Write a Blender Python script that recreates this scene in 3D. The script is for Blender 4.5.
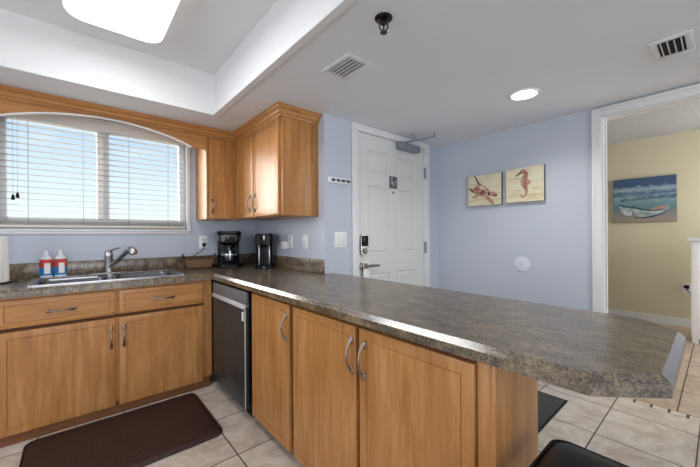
import bpy, bmesh, math, random
from mathutils import Vector, Matrix
random.seed(4)
for o in list(bpy.data.objects): bpy.data.objects.remove(o)
S = bpy.context.scene
C = S.collection

# ------------------------------------------------------------------ camera
CH = 1.22
cam_d = bpy.data.cameras.new('camera'); cam = bpy.data.objects.new('camera', cam_d); C.objects.link(cam)
cam_d.sensor_width = 36.0; cam_d.lens = 36.0 * 320.0 / 700.0
cam_d.shift_y = 1.5 / 700.0; cam_d.clip_start = 0.02
TH = math.radians(49.3)                       # heading of world +X to the right of the view axis
fw = Vector((math.cos(TH), math.sin(TH), 0)); rt = Vector((math.sin(TH), -math.cos(TH), 0)); up = Vector((0, 0, 1))
ROLL = 0.006
r2 = rt * math.cos(ROLL) - up * math.sin(ROLL); u2 = up * math.cos(ROLL) + rt * math.sin(ROLL)
M = Matrix((r2, u2, -fw)).transposed().to_4x4(); M.translation = Vector((0, 0, CH))
cam.matrix_world = M
S.camera = cam

# ------------------------------------------------------------------ exposure, sky, lights
S.view_settings.view_transform = 'Standard'
try: S.view_settings.look = 'None'
except Exception: pass
S.view_settings.exposure = 0.16; S.view_settings.gamma = 1.0
S.view_settings.use_curve_mapping = False

def lin(c):
    return tuple((v/255/12.92 if v/255 <= 0.04045 else ((v/255+0.055)/1.055)**2.4) for v in c) + (1.0,)

W = bpy.data.worlds.new('sky'); S.world = W; W.use_nodes = True
nt = W.node_tree; nt.nodes.clear()
wo = nt.nodes.new('ShaderNodeOutputWorld'); bg = nt.nodes.new('ShaderNodeBackground'); bg.inputs['Strength'].default_value = 1.12
tc = nt.nodes.new('ShaderNodeTexCoord'); sx = nt.nodes.new('ShaderNodeSeparateXYZ')
rp = nt.nodes.new('ShaderNodeValToRGB')
rp.color_ramp.elements[0].position = 0.0; rp.color_ramp.elements[0].color = lin((236, 244, 250))
rp.color_ramp.elements[1].position = 0.33; rp.color_ramp.elements[1].color = lin((158, 194, 242))
e = rp.color_ramp.elements.new(0.12); e.color = lin((218, 234, 250))
nz = nt.nodes.new('ShaderNodeTexNoise'); nz.inputs['Scale'].default_value = 5.0; nz.inputs['Detail'].default_value = 6.0
mp = nt.nodes.new('ShaderNodeMapping'); mp.inputs['Scale'].default_value = (1, 1, 3.2)
cr = nt.nodes.new('ShaderNodeValToRGB'); cr.color_ramp.elements[0].position = 0.60; cr.color_ramp.elements[1].position = 0.95
mx = nt.nodes.new('ShaderNodeMixRGB'); mx.inputs['Color2'].default_value = lin((240, 245, 252))
L = nt.links.new
L(tc.outputs['Generated'], sx.inputs[0]); L(sx.outputs['Z'], rp.inputs[0])
L(tc.outputs['Generated'], mp.inputs[0]); L(mp.outputs[0], nz.inputs['Vector']); L(nz.outputs[0], cr.inputs[0])
L(cr.outputs[0], mx.inputs['Fac']); L(rp.outputs[0], mx.inputs['Color1']); L(mx.outputs[0], bg.inputs['Color']); L(bg.outputs[0], wo.inputs[0])

def area(name, loc, aim, sx_, sy_, power, col):
    d = bpy.data.lights.new(name, 'AREA'); d.shape = 'RECTANGLE'; d.size = sx_; d.size_y = sy_; d.energy = power; d.color = col[:3]
    o = bpy.data.objects.new(name, d); C.objects.link(o); o.location = loc
    o.rotation_euler = Vector(aim).to_track_quat('-Z', 'Y').to_euler()
    return o
area('balcony_daylight', (-0.3, -4.40, 1.25), (0.0, 1, 0.0), 3.4, 2.0, 60, (0.93, 0.96, 1.0))
area('left_fill', (-2.62, 0.9, 1.35), (1, 0.12, 0), 1.9, 1.7, 26, (0.95, 0.97, 1.0))  # added fill lamp from the left, no known window there
area('side_room_fill', (4.9, -1.75, 1.5), (0.1, 1, -0.05), 1.6, 1.4, 52, (0.98, 0.98, 1.0))  # added fill lamp to brighten the side room, solid wall behind it
sd = bpy.data.lights.new('hazy_sun', 'SUN'); sd.energy = 12.0; sd.angle = math.radians(56); sd.color = (1.0, 0.96, 0.9)
sun = bpy.data.objects.new('hazy_sun', sd); C.objects.link(sun); sun.rotation_euler = Vector((0.55, -0.78, -0.32)).to_track_quat('-Z', 'Y').to_euler()

# ------------------------------------------------------------------ helpers
class MB:
    def __init__(s): s.bm = bmesh.new()
    def box(s, x0, x1, y0, y1, z0, z1, bev=0.0, seg=2, mat=None):
        g = bmesh.ops.create_cube(s.bm, size=1.0); vs = g['verts']
        for v in vs:
            v.co = Vector((x0 + (v.co.x+.5)*(x1-x0), y0 + (v.co.y+.5)*(y1-y0), z0 + (v.co.z+.5)*(z1-z0)))
        fs = list({f for v in vs for f in v.link_faces})
        if bev > 0:
            es = list({e for v in vs for e in v.link_edges})
            bmesh.ops.bevel(s.bm, geom=es, offset=bev, segments=seg, profile=0.5, affect='EDGES')
        return s
    def xform(s, mtx):
        bmesh.ops.transform(s.bm, matrix=mtx, verts=s.bm.verts); return s
    def prism(s, pts, a0, a1, plane='xy'):
        """extrude a polygon; plane names the polygon's axes, a0..a1 along the third"""
        def mk(p, a):
            if plane == 'xy': return (p[0], p[1], a)
            if plane == 'xz': return (p[0], a, p[1])
            return (a, p[0], p[1])
        b = [s.bm.verts.new(mk(p, a0)) for p in pts]; t = [s.bm.verts.new(mk(p, a1)) for p in pts]
        s.bm.faces.new(b); s.bm.faces.new(t); n = len(pts)
        for i in range(n): s.bm.faces.new((b[i], b[(i+1) % n], t[(i+1) % n], t[i]))
        return s
    def lathe(s, prof, c=(0, 0, 0), seg=28, axis='z', sx=1.0, sy=1.0):
        rings = []
        for r, h in prof:
            ring = []
            for k in range(seg):
                a = 2*math.pi*k/seg; p = (r*math.cos(a)*sx, r*math.sin(a)*sy, h)
                if axis == 'x': p = (p[2], p[0], p[1])
                if axis == 'y': p = (p[0], p[2], p[1])
                ring.append(s.bm.verts.new((c[0]+p[0], c[1]+p[1], c[2]+p[2])))
            rings.append(ring)
        for a, b in zip(rings, rings[1:]):
            for k in range(seg): s.bm.faces.new((a[k], a[(k+1) % seg], b[(k+1) % seg], b[k]))
        s.bm.faces.new(rings[0]); s.bm.faces.new(rings[-1])
        return s
    def cyl(s, c, r, h, axis='z', seg=28): return s.lathe([(r, 0), (r, h)], c, seg, axis)
    def tube(s, pts, rad, seg=10, closed=False, flat=None):
        pts = [Vector(p) for p in pts]; n = len(pts)
        rads = rad if isinstance(rad, (list, tuple)) else [rad]*n
        rings = []; prev = None
        for i in range(n):
            if closed: t = (pts[(i+1) % n] - pts[i-1]).normalized()
            else: t = (pts[min(i+1, n-1)] - pts[max(i-1, 0)]).normalized()
            if prev is None:
                a = Vector((0, 0, 1)) if abs(t.z) < 0.9 else Vector((1, 0, 0))
                u = t.cross(a).normalized()
            else:
                u = (prev - t*prev.dot(t)).normalized()
            prev = u; w = t.cross(u)
            rings.append([s.bm.verts.new(pts[i] + (u*math.cos(2*math.pi*k/seg) + w*math.sin(2*math.pi*k/seg)*(flat or 1))*rads[i]) for k in range(seg)])
        m = n if closed else n-1
        for i in range(m):
            a, b = rings[i], rings[(i+1) % n]
            for k in range(seg): s.bm.faces.new((a[k], a[(k+1) % seg], b[(k+1) % seg], b[k]))
        if not closed: s.bm.faces.new(rings[0]); s.bm.faces.new(rings[-1])
        return s
    def sphere(s, c, r, sc=(1, 1, 1), seg=18):
        g = bmesh.ops.create_uvsphere(s.bm, u_segments=seg, v_segments=seg//2+2, radius=r)
        for v in g['verts']: v.co = Vector((c[0]+v.co.x*sc[0], c[1]+v.co.y*sc[1], c[2]+v.co.z*sc[2]))
        return s
    def panel_slab(s, x0, x1, y0, y1, z0, z1, n, inset=0.05, groove=0.0035, depth=0.004):
        """cabinet front: slab with a fine groove round a flat centre panel on the face with normal n"""
        g = bmesh.ops.create_cube(s.bm, size=1.0); vs = g['verts']
        for v in vs:
            v.co = Vector((x0 + (v.co.x+.5)*(x1-x0), y0 + (v.co.y+.5)*(y1-y0), z0 + (v.co.z+.5)*(z1-z0)))
        s.bm.normal_update()
        fs = list({f for v in vs for f in v.link_faces}); n = Vector(n)
        f = max(fs, key=lambda q: q.normal.dot(n))
        es = list(f.edges)
        bmesh.ops.bevel(s.bm, geom=es, offset=0.004, segments=2, profile=0.5, affect='EDGES')
        s.bm.normal_update()
        f = max([q for q in s.bm.faces if q.normal.dot(n) > 0.999], key=lambda q: q.calc_area())
        bmesh.ops.inset_region(s.bm, faces=[f], thickness=inset, depth=0)
        bmesh.ops.inset_region(s.bm, faces=[f], thickness=groove*0.5, depth=-depth)
        bmesh.ops.inset_region(s.bm, faces=[f], thickness=groove, depth=0)
        bmesh.ops.inset_region(s.bm, faces=[f], thickness=0.002, depth=depth*0.6)
        return s

def world_org(p):
    v = Vector((0, 0, 0))
    while p is not None: v += p.location; p = p.parent
    return v
LOCAL = set()
def is_local(p):
    while p is not None:
        if p.name in LOCAL: return True
        p = p.parent
    return False
def obj(name, mb, mat, parent=None, smooth=True, loc=None, ang=38):
    bm = mb.bm
    bmesh.ops.recalc_face_normals(bm, faces=bm.faces)
    me = bpy.data.meshes.new(name)
    if parent is not None and not is_local(parent): off = world_org(parent)
    elif loc is not None: off = Vector(loc)
    else: off = None
    if off is not None: bmesh.ops.translate(bm, verts=bm.verts, vec=-off)
    if smooth:
        for f in bm.faces: f.smooth = True
    bm.to_mesh(me); bm.free()
    if smooth: me.set_sharp_from_angle(angle=math.radians(ang))
    me.materials.append(mat)
    o = bpy.data.objects.new(name, me); C.objects.link(o)
    if parent is not None: o.parent = parent
    elif loc is not None: o.location = loc
    return o
def tag(o, label=None, cat=None, group=None, kind=None):
    if label: o['label'] = label
    if cat: o['category'] = cat
    if group: o['group'] = group
    if kind: o['kind'] = kind
    return o
def thing(name, label, cat, loc=(0, 0, 0), rz=None, group=None, kind=None):
    o = bpy.data.objects.new(name, None); C.objects.link(o); o.location = loc; o.empty_display_size = 0.1
    if rz is not None: o.rotation_euler = (0, 0, rz); LOCAL.add(o.name)
    return tag(o, label, cat, group, kind)
def copy_tree(o, parent=None):
    c = o.copy(); C.objects.link(c); c.parent = parent
    for ch in list(o.children): copy_tree(ch, c)
    return c
def struct(name, mb, mat, label=None, smooth=False):
    o = obj(name, mb, mat, smooth=smooth); o['kind'] = 'structure'; o['label'] = label or name.replace('_', ' '); o['category'] = name.split('_')[0]
    return o

# ------------------------------------------------------------------ materials
def base_mat(name, col=(200, 200, 200), rough=0.5, metal=0.0, spec=0.5):
    m = bpy.data.materials.new(name); m.use_nodes = True; b = m.node_tree.nodes['Principled BSDF']
    b.inputs['Base Color'].default_value = lin(col); b.inputs['Roughness'].default_value = rough
    b.inputs['Metallic'].default_value = metal; b.inputs['Specular IOR Level'].default_value = spec
    return m, m.node_tree, b
def add_noise(t, scale, detail=4, sc=(1, 1, 1), rough=0.55, coord='Object', dist=0.0):
    tc = t.nodes.new('ShaderNodeTexCoord'); mp = t.nodes.new('ShaderNodeMapping'); mp.inputs['Scale'].default_value = sc
    n = t.nodes.new('ShaderNodeTexNoise'); n.inputs['Scale'].default_value = scale; n.inputs['Detail'].default_value = detail
    n.inputs['Roughness'].default_value = rough; n.inputs['Distortion'].default_value = dist
    t.links.new(tc.outputs[coord], mp.inputs[0]); t.links.new(mp.outputs[0], n.inputs['Vector'])
    return n
def ramp(t, src, stops):
    r = t.nodes.new('ShaderNodeValToRGB'); els = r.color_ramp.elements
    els[0].position = stops[0][0]; els[0].color = lin(stops[0][1]); els[1].position = stops[-1][0]; els[1].color = lin(stops[-1][1])
    for p, c in stops[1:-1]:
        e = els.new(p); e.color = lin(c)
    t.links.new(src, r.inputs[0]); return r
def bump(t, b, src, strength=0.1, dist=0.002):
    n = t.nodes.new('ShaderNodeBump'); n.inputs['Strength'].default_value = strength; n.inputs['Distance'].default_value = dist
    t.links.new(src, n.inputs['Height']); t.links.new(n.outputs[0], b.inputs['Normal'])
def paint(name, col, rough=0.55, var=4, bumps=0.06, bscale=160, spec=0.35):
    m, t, b = base_mat(name, col, rough, 0, spec)
    n = add_noise(t, 1.6, 3)
    lo = tuple(max(0, c-var) for c in col); hi = tuple(min(255, c+var) for c in col)
    r = ramp(t, n.outputs[0], [(0.3, lo), (0.7, hi)]); t.links.new(r.outputs[0], b.inputs['Base Color'])
    if bumps: bump(t, b, add_noise(t, bscale, 3).outputs[0], bumps, 0.002)
    return m
def wood(name, axis, dark, mid, light, rough=0.36):
    m, t, b = base_mat(name, mid, rough, 0, 0.45)
    sc = {'z': (9, 9, 0.75), 'x': (0.75, 9, 9), 'y': (9, 0.75, 9)}[axis]
    n1 = add_noise(t, 2.6, 6, sc, 0.62, dist=0.5)
    n2 = add_noise(t, 16, 4, sc, 0.6)
    n3 = add_noise(t, 2.2, 2, (1, 1, 1))
    a = t.nodes.new('ShaderNodeMath'); a.operation = 'MULTIPLY_ADD'; a.inputs[1].default_value = 0.35
    t.links.new(n2.outputs[0], a.inputs[0]); t.links.new(n1.outputs[0], a.inputs[2])
    a2 = t.nodes.new('ShaderNodeMath'); a2.operation = 'MULTIPLY_ADD'; a2.inputs[1].default_value = 0.30
    t.links.new(n3.outputs[0], a2.inputs[0]); t.links.new(a.outputs[0], a2.inputs[2])
    r = ramp(t, a2.outputs[0], [(0.55, dark), (0.82, mid), (1.08 if False else 1.0, light)])
    t.links.new(r.outputs[0], b.inputs['Base Color'])
    bump(t, b, n2.outputs[0], 0.04, 0.001)
    return m
WD, WM, WL = (154, 101, 53), (180, 125, 70), (197, 144, 88)
wood_v = wood('maple_vertical', 'z', WD, WM, WL)
wood_h = wood('maple_horizontal', 'x', WD, WM, WL)
wood_hy = wood('maple_crown', 'y', WD, WM, WL)
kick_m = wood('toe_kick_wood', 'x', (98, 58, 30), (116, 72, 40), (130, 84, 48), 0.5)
inner_m = paint('cabinet_gap_shade', (92, 58, 36), 0.7, 3, 0)
wall_blue = paint('periwinkle_wall_paint', (193, 200, 213), 0.5, 2, 0.08, 220)
wall_yel = paint('yellow_wall_paint', (212, 205, 176), 0.55, 2, 0.06, 200)
ceil_m = paint('ceiling_white_paint', (229, 232, 236), 0.6, 2, 0.05, 180)
tray_m = paint('tray_white_paint', (228, 229, 230), 0.6, 1, 0.03, 180)
trim_m = paint('trim_white_paint', (226, 227, 228), 0.38, 1, 0)
door_m = paint('door_white_paint', (224, 224, 222), 0.42, 1, 0.02, 120)
white_m = paint('white_plastic', (238, 238, 238), 0.35, 1, 0)
blind_m = paint('blind_white_vinyl', (212, 210, 202), 0.45, 1, 0)
grey_white = paint('headrail_white', (222, 220, 216), 0.5, 1, 0)
black_m = base_mat('black_plastic', (11, 11, 13), 0.28, 0.0, 0.22)[0]
black_soft = base_mat('black_rubber', (18, 18, 19), 0.6, 0.0, 0.25)[0]
dark_m = base_mat('vent_dark', (30, 30, 31), 0.8)[0]
chrome = base_mat('chrome', (205, 207, 210), 0.12, 1.0)[0]
nickel = base_mat('brushed_nickel', (186, 184, 182), 0.27, 1.0)[0]
pewter = base_mat('pewter', (150, 143, 136), 0.3, 1.0)[0]
silver = base_mat('silver_plastic', (190, 192, 196), 0.25, 0.7)[0]
closer_m = base_mat('closer_grey_metal', (136, 142, 156), 0.42, 0.3)[0]
plaque_m = base_mat('plaque_grey', (96, 96, 98), 0.45, 0.4)[0]
glass_m = bpy.data.materials.new('window_glass'); glass_m.use_nodes = True; t_ = glass_m.node_tree; t_.nodes.clear()
o_ = t_.nodes.new('ShaderNodeOutputMaterial'); mi_ = t_.nodes.new('ShaderNodeMixShader'); tr_ = t_.nodes.new('ShaderNodeBsdfTransparent'); gl_ = t_.nodes.new('ShaderNodeBsdfGlossy')
fr_ = t_.nodes.new('ShaderNodeFresnel'); fr_.inputs['IOR'].default_value = 1.10; gl_.inputs['Roughness'].default_value = 0.02; tr_.inputs['Color'].default_value = (.97, .98, .98, 1)
t_.links.new(fr_.outputs[0], mi_.inputs[0]); t_.links.new(tr_.outputs[0], mi_.inputs[1]); t_.links.new(gl_.outputs[0], mi_.inputs[2]); t_.links.new(mi_.outputs[0], o_.inputs[0])
carafe_m, t_, b_ = base_mat('smoky_carafe_glass', (40, 42, 50), 0.04)
b_.inputs['Transmission Weight'].default_value = 0.45
def emit(name, col, s):
    m, t, b = base_mat(name, col, 0.5); b.inputs['Emission Color'].default_value = lin(col); b.inputs['Emission Strength'].default_value = s
    return m
panel_glow = emit('diffuser_glow', (250, 250, 252), 1.0)
can_glow = emit('can_glow', (255, 250, 242), 9.0)

def steel(name, col, rough, axis):
    m, t, b = base_mat(name, col, rough, 1.0)
    sc = {'x': (1, 60, 60), 'y': (60, 1, 60), 'z': (60, 60, 1)}[axis]
    n = add_noise(t, 4, 3, sc); r = ramp(t, n.outputs[0], [(0.3, tuple(c-10 for c in col)), (0.7, tuple(c+10 for c in col))])
    t.links.new(r.outputs[0], b.inputs['Base Color']); return m
bowl_steel_shaded = steel('bowl_stainless_shaded', (124, 126, 130), 0.22, 'x')  # shade inside the bowls put into a darker steel colour
rim_steel_lit = steel('rim_stainless_lit', (214, 216, 219), 0.22, 'x')  # same steel made paler to paint the bright rim outline
dw_steel = steel('dark_stainless', (60, 61, 61), 0.36, 'y'); dw_steel.node_tree.nodes['Principled BSDF'].inputs['Metallic'].default_value = 0.25
dw_panel = steel('dishwasher_control_steel', (118, 119, 122), 0.36, 'y'); dw_panel.node_tree.nodes['Principled BSDF'].inputs['Metallic'].default_value = 0.25
dw_bar = steel('dishwasher_handle_steel', (215, 216, 218), 0.3, 'y'); dw_bar.node_tree.nodes['Principled BSDF'].inputs['Metallic'].default_value = 0.2

# laminate counter
def laminate(name, rough, coat):
    m, t, b = base_mat(name, (110, 100, 90), rough, 0, 0.6)
    n1 = add_noise(t, 9, 8, (2.4, 1.0, 1.6), 0.72, dist=0.35); n2 = add_noise(t, 170, 3, (1, 1, 1), 0.7); n3 = add_noise(t, 34, 4, (2.4, 1, 1), 0.65)
    def mad(x, k, y):
        a = t.nodes.new('ShaderNodeMath'); a.operation = 'MULTIPLY_ADD'; a.inputs[1].default_value = k
        t.links.new(x, a.inputs[0]); t.links.new(y, a.inputs[2]); return a.outputs[0]
    o = mad(n3.outputs[0], 0.5, mad(n2.outputs[0], 1.0, n1.outputs[0]))
    sb = t.nodes.new('ShaderNodeMath'); sb.operation = 'SUBTRACT'; sb.inputs[1].default_value = 0.75; t.links.new(o, sb.inputs[0])
    r = ramp(t, sb.outputs[0], [(0.24, (24, 22, 21)), (0.40, (68, 58, 46)), (0.56, (118, 101, 78)), (0.80, (158, 138, 107))])
    t.links.new(r.outputs[0], b.inputs['Base Color'])
    b.inputs['Coat Weight'].default_value = coat; b.inputs['Coat IOR'].default_value = 1.9; b.inputs['Coat Roughness'].default_value = 0.2
    return m
counter_m = laminate('speckled_laminate', 0.32, 0.35)
edge_lam = laminate('glossy_sloped_laminate_edge', 0.2, 1.0)

def tile_mat(name, x0, y0, tx, ty, gw, cols, grout):
    m, t, b = base_mat(name, cols[1], 0.35, 0, 0.4)
    g = t.nodes.new('ShaderNodeNewGeometry'); sp = t.nodes.new('ShaderNodeSeparateXYZ'); t.links.new(g.outputs['Position'], sp.inputs[0])
    def line(out, o, per):
        s = t.nodes.new('ShaderNodeMath'); s.operation = 'SUBTRACT'; s.inputs[1].default_value = o; t.links.new(out, s.inputs[0])
        d = t.nodes.new('ShaderNodeMath'); d.operation = 'DIVIDE'; d.inputs[1].default_value = per; t.links.new(s.outputs[0], d.inputs[0])
        rd = t.nodes.new('ShaderNodeMath'); rd.operation = 'ROUND'; t.links.new(d.outputs[0], rd.inputs[0])
        df = t.nodes.new('ShaderNodeMath'); df.operation = 'SUBTRACT'; t.links.new(d.outputs[0], df.inputs[0]); t.links.new(rd.outputs[0], df.inputs[1])
        ab = t.nodes.new('ShaderNodeMath'); ab.operation = 'ABSOLUTE'; t.links.new(df.outputs[0], ab.inputs[0])
        lt = t.nodes.new('ShaderNodeMath'); lt.operation = 'LESS_THAN'; lt.inputs[1].default_value = gw/per/2; t.links.new(ab.outputs[0], lt.inputs[0])
        fl = t.nodes.new('ShaderNodeMath'); fl.operation = 'FLOOR'; t.links.new(d.outputs[0], fl.inputs[0])
        return lt, fl
    lx, fx = line(sp.outputs['X'], x0, tx); ly, fy = line(sp.outputs['Y'], y0, ty)
    mxm = t.nodes.new('ShaderNodeMath'); mxm.operation = 'MAXIMUM'; t.links.new(lx.outputs[0], mxm.inputs[0]); t.links.new(ly.outputs[0], mxm.inputs[1])
    cb = t.nodes.new('ShaderNodeCombineXYZ'); t.links.new(fx.outputs[0], cb.inputs[0]); t.links.new(fy.outputs[0], cb.inputs[1])
    wn = t.nodes.new('ShaderNodeTexWhiteNoise'); t.links.new(cb.outputs[0], wn.inputs['Vector'])
    ad = t.nodes.new('ShaderNodeVectorMath'); ad.operation = 'MULTIPLY_ADD'; ad.inputs[1].default_value = (9, 9, 9)
    t.links.new(wn.outputs['Color'], ad.inputs[0]); t.links.new(g.outputs['Position'], ad.inputs[2])
    n = t.nodes.new('ShaderNodeTexNoise'); n.inputs['Scale'].default_value = 5; n.inputs['Detail'].default_value = 8; n.inputs['Roughness'].default_value = 0.68; n.inputs['Distortion'].default_value = 1.2
    t.links.new(ad.outputs[0], n.inputs['Vector'])
    r = ramp(t, n.outputs[0], [(0.34, cols[0]), (0.5, cols[1]), (0.68, cols[2])])
    mix = t.nodes.new('ShaderNodeMixRGB'); mix.inputs['Color2'].default_value = lin(grout)
    t.links.new(mxm.outputs[0], mix.inputs['Fac']); t.links.new(r.outputs[0], mix.inputs['Color1']); t.links.new(mix.outputs[0], b.inputs['Base Color'])
    inv = t.nodes.new('ShaderNodeMath'); inv.operation = 'SUBTRACT'; inv.inputs[0].default_value = 1; t.links.new(mxm.outputs[0], inv.inputs[1])
    bump(t, b, inv.outputs[0], 0.5, 0.003)
    return m
TC = ((182, 168, 152), (208, 196, 182), (226, 217, 205))
tile_k = tile_mat('kitchen_floor_tile', 0.684, 0.512, 0.4295, 0.4177, 0.007, TC, (74, 64, 56))
TC2 = ((170, 148, 128), (190, 170, 150), (204, 186, 168))
tile_s = tile_mat('side_room_floor_tile', 3.115, 0.205, 0.435, 0.435, 0.008, TC2, (74, 60, 50))
tile_b = tile_mat('border_tile', 3.2, 0.152, 5.0, 0.0893, 0.014, TC, (58, 48, 42))

# ------------------------------------------------------------------ setting
YW, XS, YD, XP, ZC, ZT = 3.357, 1.50, 2.051, 3.05, 2.185, 2.50
struct('floor', MB().box(-2.6, 3.055, -4.5, 3.5, -0.05, 0), tile_k, 'beige stone tile floor of the kitchen with dark grout')
struct('trim_4', MB().box(3.058, 3.112, -0.45, 0.60, -0.05, 0.0004), tile_b, 'narrow border of small tiles across the side doorway')
struct('floor_side', MB().box(3.115, 6.2, -1.9, 2.6, -0.05, 0), tile_s, 'tan tile floor of the yellow side room')
# window wall with opening
OX0, OX1, OZ0, OZ1 = -0.425, 0.815, 1.275, 2.13
struct('wall_back', MB().box(-2.6, OX0, YW, YW+.15, 0, 2.6).box(OX1, 1.7, YW, YW+.15, 0, 2.6).box(OX0, OX1, YW, YW+.15, 0, OZ0).box(OX0, OX1, YW, YW+.15, OZ1, 2.6), wall_blue, 'periwinkle wall around the kitchen window')
struct('wall_corner', MB().box(XS, XS+.12, YD, YW+.1, 0, ZC+.05), wall_blue, 'short periwinkle return wall behind the coffee makers')
DX0, DX1, DZ = 1.848, 2.806, 2.132
struct('wall_entry', MB().box(XS+.12, DX0, YD, YD+.12, 0, ZC+.05).box(DX1, XP+.12, YD, YD+.12, 0, ZC+.05).box(DX0, DX1, YD, YD+.12, DZ, ZC+.05), wall_blue, 'periwinkle wall holding the white entry door')
PY0, PY1, PZ = -0.25, 0.600, 2.112
struct('wall_right', MB().box(XP, XP+.12, PY1, YD, 0, 2.55).box(XP, XP+.12, -4.5, PY0, 0, 2.55).box(XP, XP+.12, PY0, PY1, PZ, 2.55), wall_blue, 'periwinkle wall with the two sea animal canvases')
struct('wall_left', MB().box(-2.75, -2.6, -4.5, -.1, 0, 2.6).box(-2.75, -2.6, 1.9, 3.5, 0, 2.6).box(-2.75, -2.6, -.1, 1.9, 0, .45).box(-2.75, -2.6, -.1, 1.9, 2.25, 2.6), wall_blue)  # opening in this unseen wall added for the left fill lamp
struct('wall_front', MB().box(-2.6, -2.1, -4.65, -4.5, 0, 2.6).box(1.5, 3.17, -4.65, -4.5, 0, 2.6).box(-2.1, 1.5, -4.65, -4.5, 2.3, 2.6).box(-2.1, 1.5, -4.65, -4.5, 0, 0.2), wall_blue)
# dropped ceiling round the tray
TX0, TX1, TY0, TY1 = -1.7, 0.845, -1.2, 2.625
struct('ceiling', MB().box(-2.6, XP+.06, TY1, 3.5, ZC, ZC+.02).box(TX1, XP+.06, -4.5, TY1, ZC, ZC+.02).box(-2.6, TX0, -4.5, TY1, ZC, ZC+.02).box(TX0, TX1, -4.5, TY0, ZC, ZC+.02), ceil_m, 'white dropped ceiling around the tray')
struct('ceiling_tray', MB().box(TX0-.03, TX1+.03, TY0-.03, TY1+.03, ZT, ZT+.03), tray_m, 'raised white ceiling of the tray with the light panel')
struct('wall_tray', MB().box(TX1, TX1+.03, TY0, TY1+.03, ZC+.02, ZT).box(TX0-.03, TX1, TY1, TY1+.03, ZC+.02, ZT).box(TX0-.03, TX0, TY0, TY1, ZC+.02, ZT).box(TX0, TX1, TY0-.03, TY0, ZC+.02, ZT), tray_m, 'white upright sides of the ceiling tray')
k = 0.03
struct('trim_1', MB().box(TX1-.012, TX1+k, TY0, TY1+k, ZC-.012, ZC+.03, .004).box(TX0, TX1-.012, TY1-.012, TY1+k, ZC-.012, ZC+.03, .004), tray_m, 'white bead along the lower edge of the ceiling tray')
# side room shell
pop, t, b = base_mat('popcorn_ceiling', (196, 196, 198), 0.9)
n = add_noise(t, 70, 3); r = ramp(t, n.outputs[0], [(0.35, (168, 168, 171)), (0.65, (214, 214, 216))]); t.links.new(r.outputs[0], b.inputs['Base Color']); bump(t, b, n.outputs[0], 0.9, 0.01)
struct('ceiling_side', MB().box(XP+.12, 6.2, -1.9, 2.6, 2.53, 2.56), pop, 'popcorn ceiling of the yellow side room')
struct('wall_far', MB().box(6.0, 6.15, -1.9, 2.6, 0, 2.6), wall_yel, 'yellow far wall with the boat painting')
struct('wall_side', MB().box(3.17, 6.1, 2.45, 2.6, 0, 2.6), wall_yel)
struct('wall_side_front', MB().box(3.17, 6.1, -2.0, -1.9, 0, 2.6), wall_yel)
struct('baseboard_far', MB().box(5.982, 6.0, -1.9, 2.45, 0, 0.108, .004), trim_m, 'grey white baseboard under the boat painting')
# casing of the wide doorway
def casing(mb, y0, y1):
    pass
tm = MB()
tm.box(XP-.020, XP, PY1-.005, PY1+.054, 0, PZ+.062, .004)          # upright
tm.box(XP-.026, XP-.018, PY1+.036, PY1+.054, 0, PZ+.062, .003)
tm.box(XP-.020, XP, PY0-.054, PY1-.006, PZ-.004, PZ+.062, .004)     # head
tm.box(XP-.026, XP-.018, PY0-.054, PY1+.036, PZ+.044, PZ+.062, .003)
tm.box(XP-.020, XP, PY0-.054, PY0+.004, 0, PZ-.005, .004)
struct('trim_2', tm, trim_m, 'white casing around the wide doorway to the yellow room', smooth=True)
struct('trim_3', MB().box(XP, XP+.12, PY1-.012, PY1, 0, PZ).box(XP, XP+.12, PY0, PY1-.012, PZ-.012, PZ).box(XP+.05, XP+.07, PY1-.024, PY1-.012, 0, PZ-.012), trim_m, 'white jamb lining of the wide doorway')

# window
win = thing('window_1', 'white framed two pane kitchen window behind the blind', 'window', (0.195, YW+.05, OZ0), kind='structure')
YG = YW+.075
fr = MB()
GX0, GX1, GZ0, GZ1 = -0.378, 0.762, 1.365, 2.09
fr.box(OX0, GX0, YG-.025, YG+.03, OZ0, OZ1, .005).box(GX1, OX1, YG-.025, YG+.03, OZ0, OZ1, .005)
fr.box(GX0, GX1, YG-.025, YG+.03, OZ0, GZ0, .005).box(GX0, GX1, YG-.025, YG+.03, GZ1, OZ1, .005)
obj('window_frame', fr, trim_m, win)
obj('mullion', MB().box(.142, .226, YG-.028, YG+.032, GZ0-.002, GZ1+.002, .005).box(.172, .196, YG-.036, YG-.026, GZ0, GZ1, .003), trim_m, win)
obj('pane', MB().box(GX0-.004, .146, YG-.003, YG+.003, GZ0-.004, GZ1+.004), glass_m, win, smooth=False)
obj('pane', MB().box(.222, GX1+.004, YG-.003, YG+.003, GZ0-.004, GZ1+.004), glass_m, win, smooth=False)
cs = MB()
cs.box(OX1, OX1+.032, YW-.016, YW, OZ0-.035, OZ1, .004).box(OX0-.032, OX0, YW-.016, YW, OZ0-.035, OZ1, .004)
cs.box(OX0, OX1, YW-.016, YW, OZ0-.035, OZ0, .004).box(OX0-.04, OX1+.036, YW-.026, YW+.05, OZ0-.012, OZ0+.006, .004)
obj('casing', cs, trim_m, win)

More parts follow.
